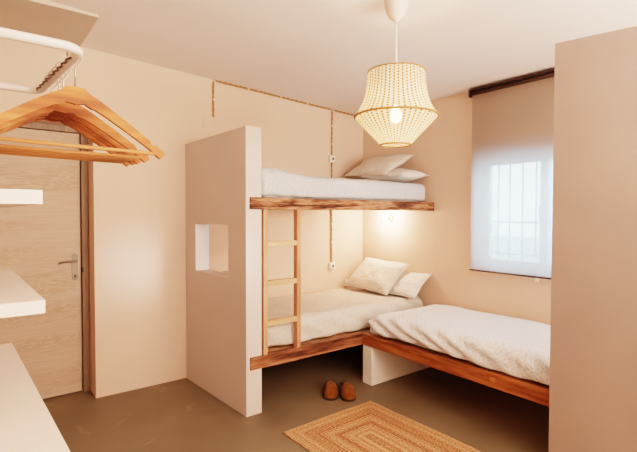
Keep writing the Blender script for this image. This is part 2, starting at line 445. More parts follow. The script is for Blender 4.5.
def pillow_bm(W, Hh, T, seed, n=22):
    bm = bmesh.new(); top = {}; bot = {}
    for i in range(n + 1):
        for j in range(n + 1):
            u = -1 + 2 * i / n; v = -1 + 2 * j / n
            x = u * W / 2 * (1 - .05 * (1 - v * v)); y = v * Hh / 2 * (1 - .06 * (1 - u * u))
            h = ((1 - abs(u) ** 2.6) * (1 - abs(v) ** 2.6)) ** .62 * T / 2
            s = Vector((u * 1.7 + seed, v * 1.7, seed * 3))
            wr = noise.noise(s * 1.6) * .016 + noise.noise(s * 4) * .006
            f = (1 - u * u) * (1 - v * v)
            edge = i in (0, n) or j in (0, n)
            zz = noise.noise(s * .9) * .012
            top[i, j] = bm.verts.new((x, y, zz + h + wr * (f ** .4 if f > 0 else 0)))
            bot[i, j] = top[i, j] if edge else bm.verts.new((x, y, zz - h * .9))
    for i in range(n):
        for j in range(n):
            bm.faces.new([top[i, j], top[i + 1, j], top[i + 1, j + 1], top[i, j + 1]])
            f = [bot[i, j + 1], bot[i + 1, j + 1], bot[i + 1, j], bot[i, j]]
            try: bm.faces.new(f)
            except ValueError: pass
    return bm

def basis(o, X, Y, loc):
    X = Vector(X).normalized(); Y = Vector(Y); Y = (Y - X * Y.dot(X)).normalized(); Z = X.cross(Y)
    m = Matrix((X, Y, Z)).transposed().to_4x4(); m.translation = Vector(loc)
    o.matrix_world = m

# ------------------------------------------------------------------ the room
LX, FY = -4.0, -6.3            # left wall, wall behind the camera
def ceil_z(x): return 2.485 - .05 * x

struct(link('floor', nbox(LX - .2, .25, FY - .2, .35, -.1, 0), M['floor']), 'brown smoothed cement floor', 'floor')
bm = bmesh.new()
box(bm, LX - .2, .25, FY - .2, .35, 0, .12)
for v in bm.verts: v.co.z = (ceil_z(v.co.x) + (.12 if v.co.z > .06 else 0))
struct(link('ceiling', bm, M['ceil']), 'pale uneven plaster ceiling', 'ceiling')
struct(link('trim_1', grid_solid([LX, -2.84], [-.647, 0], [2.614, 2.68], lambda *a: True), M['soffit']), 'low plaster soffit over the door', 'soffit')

DX0, DX1, DZ = -3.66, -2.755, 2.075
struct(link('wall_back', grid_solid([LX - .2, DX0, DX1, .25], [0, .245, .35], [0, DZ, 2.80],
      lambda x, y, z: not (DX0 < x < DX1 and y < .245 and z < DZ)), M['wall']), 'peach plaster wall behind the bunk and the door')
WY0, WY1, WZ0, WZ1 = -2.62, -1.42, .945, 1.895
struct(link('wall_right', grid_solid([0, .25], [FY - .2, WY0, WY1, 0], [0, WZ0, WZ1, 2.60],
      lambda x, y, z: not (WY0 < y < WY1 and WZ0 < z < WZ1)), M['wall']), 'peach plaster wall with the window')
struct(link('wall_left', nbox(LX - .2, LX, FY, 0, 0, 2.80), M['wall']), 'peach plaster wall behind the white shelves')
struct(link('wall_front', nbox(LX, 0, FY - .2, FY, 0, 2.80), M['wall']), 'peach plaster wall behind the viewer')

# tall plaster partition on the right, beside the foot of the right bed
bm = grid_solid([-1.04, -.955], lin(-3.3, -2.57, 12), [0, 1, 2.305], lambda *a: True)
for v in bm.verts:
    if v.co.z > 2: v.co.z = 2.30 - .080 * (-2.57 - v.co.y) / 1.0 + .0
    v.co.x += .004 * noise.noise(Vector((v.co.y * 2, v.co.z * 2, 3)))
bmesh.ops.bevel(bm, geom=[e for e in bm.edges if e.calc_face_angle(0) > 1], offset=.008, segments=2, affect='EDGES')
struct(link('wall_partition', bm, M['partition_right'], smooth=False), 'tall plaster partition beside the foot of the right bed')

# partition at the foot of the bunk, with the through hole and the seats of the two beams
PX0, PX1, PY = -2.002, -1.880, -.976
ZU0, ZU1, ZL0, ZL1 = 1.434, 1.517, .318, .408
def part_solid(x, y, z):
    if -.73 < y < -.185 and .937 < z < 1.322: return False
    if y < -.93 and x > -1.974 and (ZU0 < z < ZU1 or ZL0 < z < ZL1): return False
    return True
bm = grid_solid([PX0, -1.974, PX1], [PY, -.93, -.73, -.185, 0], [0, ZL0, ZL1, .937, 1.322, ZU0, ZU1, 2.0], part_solid)
for v in bm.verts:
    v.co.x -= .046 * (1 - v.co.y / PY)
    if v.co.z > 1.9: v.co.z -= .012 * (1 - v.co.y / PY)
struct(link('wall_bunk', bm, M['partition']), 'low plaster partition with a square opening at the end of the bunk')
bm = bmesh.new(); e = .003  # added lining, whiter than the partition to lighten the opening
xa = lambda y: -.046 * (1 - y / PY)
box(bm, PX0 + xa(-.185) + .004, PX1 + xa(-.185) - .004, -.185 - e, -.185 - .0002, .938, 1.321)
box(bm, PX0 + xa(-.73) + .004, PX1 + xa(-.73) - .004, -.73 + .0002, -.73 + e, .938, 1.321)
struct(link('trim_3', bm, M['lining_white']), 'added white lining on the sides of the square opening in the partition', 'reveal')
# plaster block under the corner of the two beds
struct(link('trim_2', nbox(-.918, 0, -1.094, -.985, 0, ZL0 - .002, bev=.006), M['support']), 'short white plaster support under the right bed', 'support')

# ------------------------------------------------------------------ door
d = thing('door_1', 'pale oak door with horizontal grain, left of the bunk', 'door', ((DX0 + DX1) / 2, .2, 0)); d['kind'] = 'structure'
fr = .05
link('leaf', nbox(DX0 + fr + .004, DX1 - fr - .010, .200, .238, .010, DZ - fr - .006, bev=.002), M['door'], d)
bm = bmesh.new()
box(bm, DX0, DX0 + fr, .19, .245, 0, DZ, bev=.004); box(bm, DX1 - fr, DX1, .19, .245, 0, DZ, bev=.004); box(bm, DX0 + fr, DX1 - fr, .19, .245, DZ - fr, DZ, bev=.004)
link('door_frame', bm, M['frame'], d)
hx = -2.855
h = None
pts = [Vector((hx + .021 * math.cos(a), .192, 1.074 + .021 * math.sin(a))) for a in lin(0, PI, 10)] + [Vector((hx + .021 * math.cos(a), .192, .906 + .021 * math.sin(a))) for a in lin(PI, 2 * PI, 10)]
h = link('handle_plate', extrude_outline(bmesh.new(), pts, (0, .008, 0)), M['brass'], d)
bm = bmesh.new(); tube(bm, [(hx, .192, 1.035), (hx, .155, 1.035), (hx - .012, .148, 1.035), (hx - .05, .147, 1.037), (hx - .09, .149, 1.034), (hx - .115, .152, 1.024)], .008, 10, rfun=lambda i: (.010, .010, .010, .009, .008, .006)[i])
link('lever', bm, M['brass'], h, True)
bm = bmesh.new(); box(bm, hx - .006, hx + .006, .189, .193, .905, .93, bev=.002); link('keyhole', bm, M['dark'], h)
link('latch', nbox(DX1 - fr - .004, DX1 - fr + .006, .186, .2, .945, .985), M['dark'], d)

# ------------------------------------------------------------------ window
w = thing('window_1', 'white framed casement window behind the sheer blind', 'window', (.12, (WY0 + WY1) / 2, WZ0)); w['kind'] = 'structure'
bm = bmesh.new(); f = .036
x0, x1 = .12, .18
box(bm, x0, x1, WY1 - f, WY1, WZ0, WZ1, bev=.004); box(bm, x0, x1, WY0, WY0 + f, WZ0, WZ1, bev=.004)
box(bm, x0, x1, WY0 + f, WY1 - f, WZ1 - f, WZ1, bev=.004); box(bm, x0, x1, WY0 + f, WY1 - f, WZ0, WZ0 + f, bev=.004)
link('window_frame', bm, M['upvc'], w)
ym = -1.962
for k, (a, b) in enumerate(((ym, WY1 - f), (WY0 + f, ym))):
    bm = bmesh.new(); s = .032
    box(bm, x0 + .005, x1 - .01, a, a + s, WZ0 + f, WZ1 - f, bev=.004); box(bm, x0 + .005, x1 - .01, b - s, b, WZ0 + f, WZ1 - f, bev=.004)
    box(bm, x0 + .005, x1 - .01, a + s, b - s, WZ1 - f - s, WZ1 - f, bev=.004); box(bm, x0 + .005, x1 - .01, a + s, b - s, WZ0 + f, WZ0 + f + s, bev=.004)
    sash = link('sash', bm, M['upvc'], w)
    link('pane', nbox(x0 + .03, x0 + .034, a + s, b - s, WZ0 + f + s, WZ1 - f - s), M['glass'], sash)
link('window_handle', nbox(x0 - .03, x0 + .004, ym + .012, ym + .026, 1.36, 1.47, bev=.004), M['upvc'], w)

g = thing('window_grille', 'white wrought iron grille with scrolls outside the window', 'grille', (.215, (WY0 + WY1) / 2, WZ0))
for y in (-1.52, -1.625, -1.74, -1.855, -1.97, -2.085, -2.20, -2.315, -2.43, -2.545):
    bm = bmesh.new(); tube(bm, [(.215, y, WZ0), (.215, y, WZ1)], .007, 8); link('bar', bm, M['grille'], g, True)
for z in (1.335, 1.06):
    bm = bmesh.new(); box(bm, .209, .221, WY0, WY1, z - .007, z + .007); link('cross_bar', bm, M['grille'], g)
for z, sg in ((1.50, 1), (1.235, -1)):
    for y in (-1.47, -2.03):
        bm = bmesh.new()
        pts = [(.215, y + .045 * (1 - t / 22) * math.cos(sg * t * .5), z + .095 * (1 - t / 26) * math.sin(t * .5)) for t in range(0, 20)]
        tube(bm, pts, .005, 6); link('scroll', bm, M['grille'], g, True)

# terrace outside
t = link('terrace_wall', nbox(2.0, 2.15, -5, 3.5, -.2, 1.12), M['terrace'])
struct(t, 'pale terrace parapet seen through the window', 'wall')
t = link('terrace_floor', nbox(.26, 2.0, -5, 3.5, -.2, -.1), M['terrace']); struct(t, 'pale terrace floor outside the window', 'ground')

# roller blind
b = thing('roller_blind', 'sheer tan roller blind drawn down over the window', 'blind', (-.06, -2.0, .92))
bm = bmesh.new(); bm.faces.new([bm.verts.new(v) for v in ((-.051, -2.66, .925), (-.051, -1.42, .925), (-.051, -1.42, 2.425), (-.051, -2.66, 2.425))]); link('blind_fabric', bm, M['blind'], b)
bm = bmesh.new(); tube(bm, [(-.058, -2.68, 2.437), (-.058, -1.415, 2.437)], .017, 14); link('roller_tube', bm, M['blind_bar'], b, True)
bm = bmesh.new(); box(bm, -.085, 0, -2.68, -1.41, 2.462, 2.474); box(bm, -.085, -.001, -1.41, -1.404, 2.41, 2.474); link('bracket', bm, M['blind_bar'], b)
bm = bmesh.new(); tube(bm, [(-.051, -2.66, .921), (-.051, -1.415, .921)], .007, 10); bb = link('bottom_bar', bm, M['blind_bar'], b, True)
link('pull_tab', nbox(-.056, -.050, -2.02, -1.99, .885, .915, bev=.003), M['porcelain'], bb)

# ------------------------------------------------------------------ the beds
bed = thing('bunk_bed', 'built-in upper bunk of rough reclaimed beam, between partition and window wall', 'bunk bed', (-.94, -.5, ZU0))
link('front_beam', rough_beam(-1.972, -.003, -.990, -.932, ZU0 + .002, ZU1 - .002, 0, .0035, seed=1), M['beam'], bed)
link('bed_board', nbox(-1.872, -.004, -.930, -.006, ZU0 + .01, ZU1 - .012), M['ladder'], bed)

low = thing('bunk_bed', 'built-in lower bunk with a dark wooden front beam, under the upper bunk', 'bunk bed', (-.94, -.5, ZL0))
link('front_beam', rough_beam(-1.972, -.924, -.986, -.932, ZL0 + .002, ZL1 - .002, 0, .002, seed=5), M['lowbeam'], low)
link('bed_board', nbox(-1.872, -.004, -.930, -.006, ZL0 + .012, ZL1 - .012), M['ladder'], low)

rb = thing('bed', 'built-in low bed with orange pine rail, along the window wall', 'bed', (-.45, -2.0, ZL0))
link('side_rail', rough_beam(-.922, -.872, -2.95, -.990, ZL0 + .002, ZL1, 1, .0015, seed=9), M['rail_wood'], rb)
link('bed_board', nbox(-.870, -.004, -2.95, -.985, ZL0 + .012, ZL1 - .012), M['ladder'], rb)
bm = bmesh.new()
lathe(bm, [(.020, 0), (.020, .002)], seg=20, close=True)
o = link('knot_plug', bm, M['hanger_bar'], rb, local=True)
o.matrix_local = Matrix.Translation(Vector((-.921, -2.17, .370)) - rb.location) @ Matrix.Rotation(-PI / 2, 4, 'Y') @ Matrix.Diagonal((.8, 1.15, 1, 1))

def fbm(p, s): return noise.noise(p * s) + .5 * noise.noise(p * s * 2.1) + .25 * noise.noise(p * s * 4.3)

def mattress(label, x0, x1, y0, y1, z0, z1, mat, disp, n, r=.07, skirt=.012):
    t = thing('mattress', label, 'mattress', ((x0 + x1) / 2, (y0 + y1) / 2, z0))
    link('mattress_core', nbox(x0 + .05, x1 - .05, y0 + .05, y1 - .05, z0, z1 - .06, bev=.03), M['pillow_white'], t)
    bm = soft_box(x0, x1, y0, y1, z0 + skirt, z1, r, n, disp)
    link('bedspread', bm, mat, t, True)
    return t

def disp_up(p, n):
    k = max(0, 1 - (p.x + 1.86) / .45)                      # rumpled and thicker at the foot end
    d = fbm(p + Vector((3, 0, 0)), 6) * .007 + fbm(p, 2.2) * .006
    return n * d * (1 + 1.2 * k) + Vector((0, 0, .055 * k * max(0, (p.z - ZU1) / .2) + (.012 * math.sin(p.x * 40 + p.z * 30) * k * .5)))
mattress('white blue-flecked mattress cover on the upper bunk', -1.868, -.022, -.935, -.034, ZU1, 1.698, M['cloth_up'], disp_up, (72, 26, 9))

def disp_low(p, n):
    k = max(0, 1 - (p.x + 1.86) / .6)
    d = fbm(p + Vector((9, 2, 0)), 5) * .009 + fbm(p, 2) * .006 + .006 * math.sin(p.x * 22 + p.z * 40 + 3 * noise.noise(p * 3)) * (1 if n.y < -.4 else 0)
    return n * d * (1 + k)
mattress('cream rumpled mattress cover on the lower bunk behind the ladder', -1.868, -.03, -.915, -.030, ZL1, .612, M['cloth_low'], disp_low, (72, 30, 9))

def disp_right(p, n):
    d = fbm(p + Vector((1, 7, 0)), 3) * .007
    s = max(0, -n.x)                                           # diagonal drape folds on the open side
    f = math.sin(46 * (p.y * .62 - (p.z - .5) * 1.35) + 4 * noise.noise(p * 2.2) + .6)
    k = .35 + .65 * max(0, min(1, 1 - (-1.0 - p.y) / 1.3))
    v = n * (d + s * (.014 * f * k))
    v.z -= .012 * s * math.sin(p.y * 5) * (1 if p.z < .47 else 0)
    if n.z > .3: v.z += -.018 * max(0, 1 - (-1.0 - p.y) / .3)
    return v
mattress('white dotted mattress cover draped on the low bed under the window', -.905, -.03, -2.93, -1.012, ZL1, .585, M['cloth_right'], disp_right, (30, 110, 12), r=.085, skirt=.022)

def pillow(label, mat, W, Hh, T, X, Y, loc, seed):
    bm = pillow_bm(W, Hh, T, seed)
    o = link('pillow', bm, mat, None, True)
    basis(o, X, Y, loc)
    tag(o, label, 'pillow')
    # stitched hem round the edge of the case
    bm = bmesh.new(); n = 22; pts = []
    def P(u, v):
        s = Vector((u * 1.7 + seed, v * 1.7, seed * 3))
        return (u * W / 2 * (1 - .05 * (1 - v * v)), v * Hh / 2 * (1 - .06 * (1 - u * u)), noise.noise(s * .9) * .012)
    L = [-1 + 2 * i / n for i in range(n + 1)]
    pts = [P(u, -1) for u in L] + [P(1, v) for v in L[1:]] + [P(u, 1) for u in L[::-1][1:]] + [P(-1, v) for v in L[::-1][1:]]
    tube(bm, pts, .004, 6); link('hem', bm, mat, o, True, local=True)
    return o
pillow('beige linen pillow leaning at the head of the lower bunk', M['pillow'], .60, .42, .13, (.031, -1, -.039), (.75, .024, .66), (-.225, -.433, .785), 1.3)
pillow('white pillow lying by the wall at the head of the lower bunk', M['pillow_white'], .60, .33, .105, (.05, -1, .01), (.79, .04, .61), (-.150, -.675, .724), 4.1)
pillow('beige linen pillow tilted at the head of the upper bunk', M['pillow'], .60, .42, .13, (-.036, -1, -.065), (.85, -.03, .52), (-.222, -.461, 1.892), 7.7)
pillow('white pillow lying by the wall at the head of the upper bunk', M['pillow_white'], .58, .38, .14, (-.02, -1, -.03), (1, .0, .04), (-.215, -.660, 1.770), 9.2)

# ladder
l = thing('bunk_ladder', 'pine ladder with three rungs standing between the bunk beams', 'ladder', (-1.70, -.958, ZL1))
for x in (-1.868, -1.582):
    link('stile', nbox(x, x + .034, -.984, -.936, ZL1 - .001, ZU0 + .001, bev=.003), M['ladder'], l)
for z in (1.188, .908, .625):
    link('rung', nbox(-1.834, -1.582, -.984, -.940, z - .018, z + .020, bev=.003), M['rung'], l)

# ------------------------------------------------------------------ electrics
def twisted(bm, path, step=.009, R=.0034, r=.0060):
    pts = []; path = [Vector(p) for p in path]
    for a, b in zip(path, path[1:]):
        n = max(2, int((b - a).length / step))
        pts += [a.lerp(b, i / n) for i in range(n)]
    pts.append(path[-1])
    for ph in (0, PI):
        q = []
        for i, p in enumerate(pts):
            t = (pts[min(i + 1, len(pts) - 1)] - pts[max(0, i - 1)]).normalized()
            a = t.cross(Vector((0, 1, 0))).normalized(); an = i * .55 + ph
            q.append(p + a * math.cos(an) * R + Vector((0, 1, 0)) * math.sin(an) * R)
        tube(bm, q, r, 5)
    return bm
c = thing('wall_cable', 'brown twisted textile cable clipped along the ceiling edge of the back wall', 'cable', (-1.0, -.012, 1.0))
cy = -.012
top = [(-1.795, 2.565), (-1.775, 2.582), (-.46, 2.512), (-.02, 2.490)]
bm = bmesh.new(); twisted(bm, [(-1.796, cy, 2.25), (-1.796, cy, 2.545), (-1.782, cy, 2.566), (-.46, cy, 2.500), (-.012, cy, 2.478)]); link('cable_run', bm, M['cable'], c, True)
bm = bmesh.new(); twisted(bm, [(-.455, cy, 2.498), (-.462, cy, 2.02)]); link('cable_drop', bm, M['cable'], c, True)
bm = bmesh.new(); twisted(bm, [(-.462, cy, 1.95), (-.462, cy, .885)]); link('cable_drop', bm, M['cable'], c, True)
clips = [(-1.796, 2.40), (-1.79, 2.558), (-1.45, 2.549), (-1.1, 2.532), (-.78, 2.516), (-.455, 2.497), (-.46, 2.33), (-.46, 2.14), (-.462, 1.30), (-.462, 1.10)]
for x, z in clips:
    bm = bmesh.new(); lathe(bm, [(.004, -.001), (.009, 0), (.009, .006), (.006, .010), (.009, .014), (.008, .022), (.003, .024)], seg=12, close=True)
    o = link('cable_clip', bm, M['porcelain'], c, True, local=True)
    o.matrix_local = Matrix.Translation(Vector((x, -.0005, z)) - c.location) @ Matrix.Rotation(PI / 2, 4, 'X')

def socket(label, x, z, s=.036, dp=.034):
    t = thing('wall_socket', label, 'socket', (x, 0, z - s), 'sockets on the back wall')
    bx_ = link('socket_box', nbox(x - s, x + s, -dp, -.001, z - s, z + s, bev=.006), M['porcelain'], t)
    bm = bmesh.new(); lathe(bm, [(.024, 0), (.026, .004), (.022, .008), (.017, .004)], seg=20, close=True)
    o = link('socket_ring', bm, M['porcelain'], bx_, True, local=True)
    o.matrix_local = Matrix.Translation(Vector((x, -dp, z)) - t.location) @ Matrix.Rotation(PI / 2, 4, 'X')
    bm = bmesh.new(); lathe(bm, [(.011, 0), (.011, .009)], seg=16, close=True)
    o = link('socket_hole', bm, M['dark'], bx_, local=True)
    o.matrix_local = Matrix.Translation(Vector((x, -dp, z)) - t.location) @ Matrix.Rotation(PI / 2, 4, 'X')
    return t
socket('white surface socket on the cable just above the upper bunk', -.465, 1.982)
socket('white surface socket at the cable end above the lower bunk', -.462, .852)
socket('small white socket low on the wall beside the lower pillow', -.245, .655, .032, .02)
tag(center_origin(link('cover_plate', nbox(-1.888, -1.792, -.006, -.0005, 2.135, 2.248, bev=.002), M['wall'])), 'plaster-coloured square cover plate on the wall under the cable end', 'cover plate')

# small lamp tucked under the upper bunk
rl = thing('reading_lamp', 'small glowing reading lamp on the window wall under the upper bunk', 'lamp', (0, -.43, 1.36))
bm = bmesh.new(); lathe(bm, [(.03, 0), (.03, .012), (.018, .02)], seg=20, close=True)
o = link('wall_base', bm, M['porcelain'], rl, True, local=True); o.matrix_local = Matrix.Translation((-.0005, 0, 0)) @ Matrix.Rotation(-PI / 2, 4, 'Y')
bm = bmesh.new(); tube(bm, [(-.018, -.43, 1.36), (-.05, -.43, 1.36), (-.06, -.43, 1.365)], .008, 8); link('lamp_arm', bm, M['brass'], rl, True)
bm = bmesh.new(); bmesh.ops.create_uvsphere(bm, u_segments=16, v_segments=10, radius=.026)
for v in bm.verts: v.co += Vector((-.083, -.43, 1.372))
link('bulb', bm, M['bulb_small'], rl, True)

# ------------------------------------------------------------------ pendant lamp
LXc, LYc = -1.651, -2.017
cz = ceil_z(LXc)
p = thing('pendant_lamp', 'lit pendant lamp with a woven cream cord shade hanging from the ceiling', 'lamp', (LXc, LYc, 1.78))
bm = bmesh.new()
lathe(bm, [(.066, cz + .003), (.067, cz - .012), (.064, cz - .04), (.056, cz - .075), (.042, cz - .105), (.022, cz - .122), (.008, cz - .127), (.006, cz - .14)], (LXc, LYc), 32, close=True)
link('ceiling_cup', bm, M['cup'], p, True)
bm = bmesh.new(); tube(bm, [(LXc, LYc, cz - .13), (LXc, LYc, 2.05)], .0045, 8); link('cord', bm, M['porcelain'], p, True)
prof = [(.150, 2.168), (.155, 2.15), (.157, 2.12), (.159, 2.09), (.163, 2.06), (.170, 2.03), (.180, 2.0), (.194, 1.972), (.209, 1.948), (.221, 1.929),
        (.209, 1.914), (.193, 1.896), (.174, 1.876), (.154, 1.856), (.134, 1.835), (.112, 1.812), (.090, 1.788), (.081, 1.778)]
bm = bmesh.new(); lathe(bm, prof, (LXc, LYc), 128, uv=(46, 64))
for v in bm.verts:
    a = math.atan2(v.co.y - LYc, v.co.x - LXc); k = 1 + .008 * math.cos(64 * a)
    v.co.x = LXc + (v.co.x - LXc) * k; v.co.y = LYc + (v.co.y - LYc) * k
sh = link('lamp_shade', bm, M['shade'], p, True)
for R, z, r in ((.151, 2.168, .004), (.223, 1.929, .006), (.081, 1.777, .004)):
    bm = bmesh.new(); ring(bm, (LXc, LYc, z), R, r); link('shade_ring', bm, M['ring'], sh, True)
bm = bmesh.new()
for k in range(3):
    a = 2 * PI * k / 3; tube(bm, [(LXc, LYc, 2.06), (LXc + .149 * math.cos(a), LYc + .149 * math.sin(a), 2.166)], .002, 6)
link('shade_spider', bm, M['porcelain'], sh)
bm = bmesh.new(); lathe(bm, [(.012, 2.06), (.02, 2.055), (.02, 2.0), (.014, 1.99)], (LXc, LYc), 16, close=True); link('lamp_holder', bm, M['porcelain'], p, True)
bm = bmesh.new(); lathe(bm, [(.012, 1.99), (.018, 1.975), (.03, 1.95), (.033, 1.93), (.028, 1.91), (.016, 1.898), (.003, 1.895)], (LXc, LYc), 20, close=True); link('bulb', bm, M['bulb'], p, True)

# ------------------------------------------------------------------ slippers and rug
def slipper(label, toe, ang):
    t = thing('slipper', label, 'slipper', (toe[0], toe[1], 0))
    L = .275
    def wid(s):  # half width from toe (0) to heel (1)
        return .056 * (max(0, 1 - ((.30 - s) / .30) ** 2.4) ** .5 if s < .30 else 1 - .30 * ((s - .30) / .7) ** 1.3 if s < .86 else (1 - .30 * (.8 ** 1.3)) * max(0, 1 - ((s - .86) / .14) ** 2.4) ** .5)
    S = [0, .01, .03, .06, .1, .16, .22, .3, .38, .46, .54, .62, .7, .78, .86, .92, .96, .985, 1]
    # sole
    bm = bmesh.new()
    out = [Vector((wid(s) * 1.06 + .001, s * L, 0)) for s in S] + [Vector((-wid(s) * 1.06 - .001, s * L, 0)) for s in S[::-1]]
    extrude_outline(bm, out, (0, 0, .017))
    sole = link('sole', bm, M['sole'], t, local=True)
    # upper: closed over the toes, then an open collar round the heel
    bm = bmesh.new(); rows = []
    def top(s): return .017 + .088 * (1 - max(0, 1 - s / .42) ** 2.2) ** .6 if s < .42 else .105 - .010 * (s - .42)
    K = 14; S1 = [s for s in S if s <= .47]
    for s in S1:
        w_ = wid(s); hh = top(s) - .017; row = []
        for k in range(K + 1):
            a = PI * k / K
            row.append(bm.verts.new((w_ * 1.02 * math.cos(a), s * L, .017 + hh * math.sin(a) ** .8)))
        rows.append(row)
    for a, b in zip(rows, rows[1:]):
        for k in range(K): bm.faces.new([a[k], a[k + 1], b[k + 1], b[k]])
    bmesh.ops.solidify(bm, geom=bm.faces[:], thickness=.006)
    up = link('upper', bm, M['slipper'], t, True, local=True)
    bm = bmesh.new()                                        # centre seam of the toe
    tube(bm, [(0, s * L, top(s) + .002) for s in S1], .0022, 6); link('seam', bm, M['slipper'], up, True, local=True)
    bm = bmesh.new(); S2 = [s for s in S if s >= .42]
    loop = [(wid(s) * 1.02, s * L) for s in S2] + [(-wid(s) * 1.02, s * L) for s in S2[::-1][1:]]
    a = []; b = []; n = len(loop)
    for i, (x, y) in enumerate(loop):
        f = abs(i - (n - 1) / 2) / ((n - 1) / 2); hh = .055 + .035 * f ** 3
        a.append(bm.verts.new((x, y, .017))); b.append(bm.verts.new((x * .86, L * .62 + (y - L * .62) * .95, hh)))
    for i in range(n - 1): bm.faces.new([a[i], a[i + 1], b[i + 1], b[i]])
    bmesh.ops.solidify(bm, geom=bm.faces[:], thickness=.006)
    link('heel_collar', bm, M['slipper'], t, True, local=True)
    bm = bmesh.new()
    extrude_outline(bm, [Vector((wid(s) * .9, s * L * .98 + .002, .0175)) for s in S[2:-2]] + [Vector((-wid(s) * .9, s * L * .98 + .002, .0175)) for s in S[2:-2][::-1]], (0, 0, .006))
    link('insole', bm, M['fleece'], t, local=True)
    t.rotation_euler = (0, 0, ang)
    return t
slipper('left brown suede slipper of the pair on the floor under the bunk', (-1.366, -1.118), -.66)
slipper('right brown suede slipper of the pair on the floor, nearest the plaster support', (-1.266, -1.218), -.56)

bm = grid_solid(lin(-RUG_HX, RUG_HX, 60), lin(-RUG_HY, RUG_HY, 100), [0, .011], lambda *a: True)
for v in bm.verts:
    e = min(RUG_HX - abs(v.co.x), RUG_HY - abs(v.co.y))
    if v.co.z > .005: v.co.z += -.0008 * math.sin(e * 2 * PI / .019) - (.005 if e < .001 else 0)
    n_ = noise.noise_vector(Vector((v.co.x * 5, v.co.y * 5, 2))) * .006
    if e < .03: v.co.x += n_.x; v.co.y += n_.y
o = link('braided_rug', bm, M['rug'], None, True)
o.location = (-1.524, -1.992, .001); o.rotation_euler = (0, 0, .012)
tag(o, 'rectangular braided jute rug on the cement floor', 'rug')

# ------------------------------------------------------------------ white shelves, rail and hangers on the left
def shelf(label, x1, y0, y1, z0, z1, skew=0):
    bm = grid_solid([LX + .001, x1], lin(y0, y1, 4), [z0, z1], lambda *a: True)
    for v in bm.verts:
        if v.co.x > LX + .1: v.co.x -= skew * (v.co.y - y0) / (y1 - y0)
    bmesh.ops.bevel(bm, geom=[e for e in bm.edges if e.calc_face_angle(0) > 1], offset=.0015, segments=1, affect='EDGES')
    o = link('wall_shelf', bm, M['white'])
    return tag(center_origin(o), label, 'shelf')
shelf('white wall shelf at eye level in front of the door', -3.329, -2.308, -1.40, 1.426, 1.463, .026)
shelf('white wall shelf below eye level, middle of the three in front of the door', -3.327, -2.314, -1.396, 1.135, 1.170, .028)
sh = shelf('long white counter, lowest and nearest of the white boards', -3.281, -3.15, -1.397, .810, .849, .071)
bm = bmesh.new(); lathe(bm, [(.018, .849 - sh.location.z), (.018, .853 - sh.location.z), (.013, .853 - sh.location.z), (.012, .8495 - sh.location.z)], (-3.455 - sh.location.x, -2.43 - sh.location.y), 24, close=True)
link('cable_hole', bm, M['brass'], sh, True, local=True)

RZ = 1.843; r = .0125
rail = thing('clothes_rail', 'white U-shaped clothes rail fixed to the left wall', 'clothes rail', (-3.6, -2.09, RZ))
xn, xf, yn, yf = -3.240, -3.276, -2.350, -1.79
def arc(cx, cy, R, a0, a1, n=8): return [(cx + R * math.cos(a0 + (a1 - a0) * i / n), cy + R * math.sin(a0 + (a1 - a0) * i / n), RZ) for i in range(n + 1)]
R = .045
path = [(LX, yn, RZ)] + arc(xn - R, yn + R, R, -PI / 2, 0) + arc(xf - R, yf - R, R, 0, PI / 2) + [(LX, yf, RZ)]
bm = bmesh.new(); tube(bm, path, r, 14); link('rail_tube', bm, M['rail_white'], rail, True)
bm = bmesh.new()                                            # notched strip along the inside of the rail
y0, y1 = yn + .07, yf - .05; nT = 9; pts = []
for i in range(nT * 2 + 1):
    f_ = i / (nT * 2); y = y0 + (y1 - y0) * f_; x = xn + (xf - xn) * f_ - .012
    pts.append(Vector((x - (.011 if i % 2 else .004), y, RZ - .010)))
pts = pts + [p + Vector((.0045, 0, 0)) for p in pts[::-1]]
extrude_outline(bm, pts, (0, 0, .004)); link('notched_strip', bm, M['blind_bar'], rail)
for y in (yn, yf):
    bm = bmesh.new(); lathe(bm, [(.03, 0), (.03, .006), (.016, .012)], seg=20, close=True)
    o = link('wall_flange', bm, M['rail_white'], rail, True, local=True)
    o.matrix_local = Matrix.Translation(Vector((LX + .0005, y, RZ)) - rail.location) @ Matrix.Rotation(PI / 2, 4, 'Y')

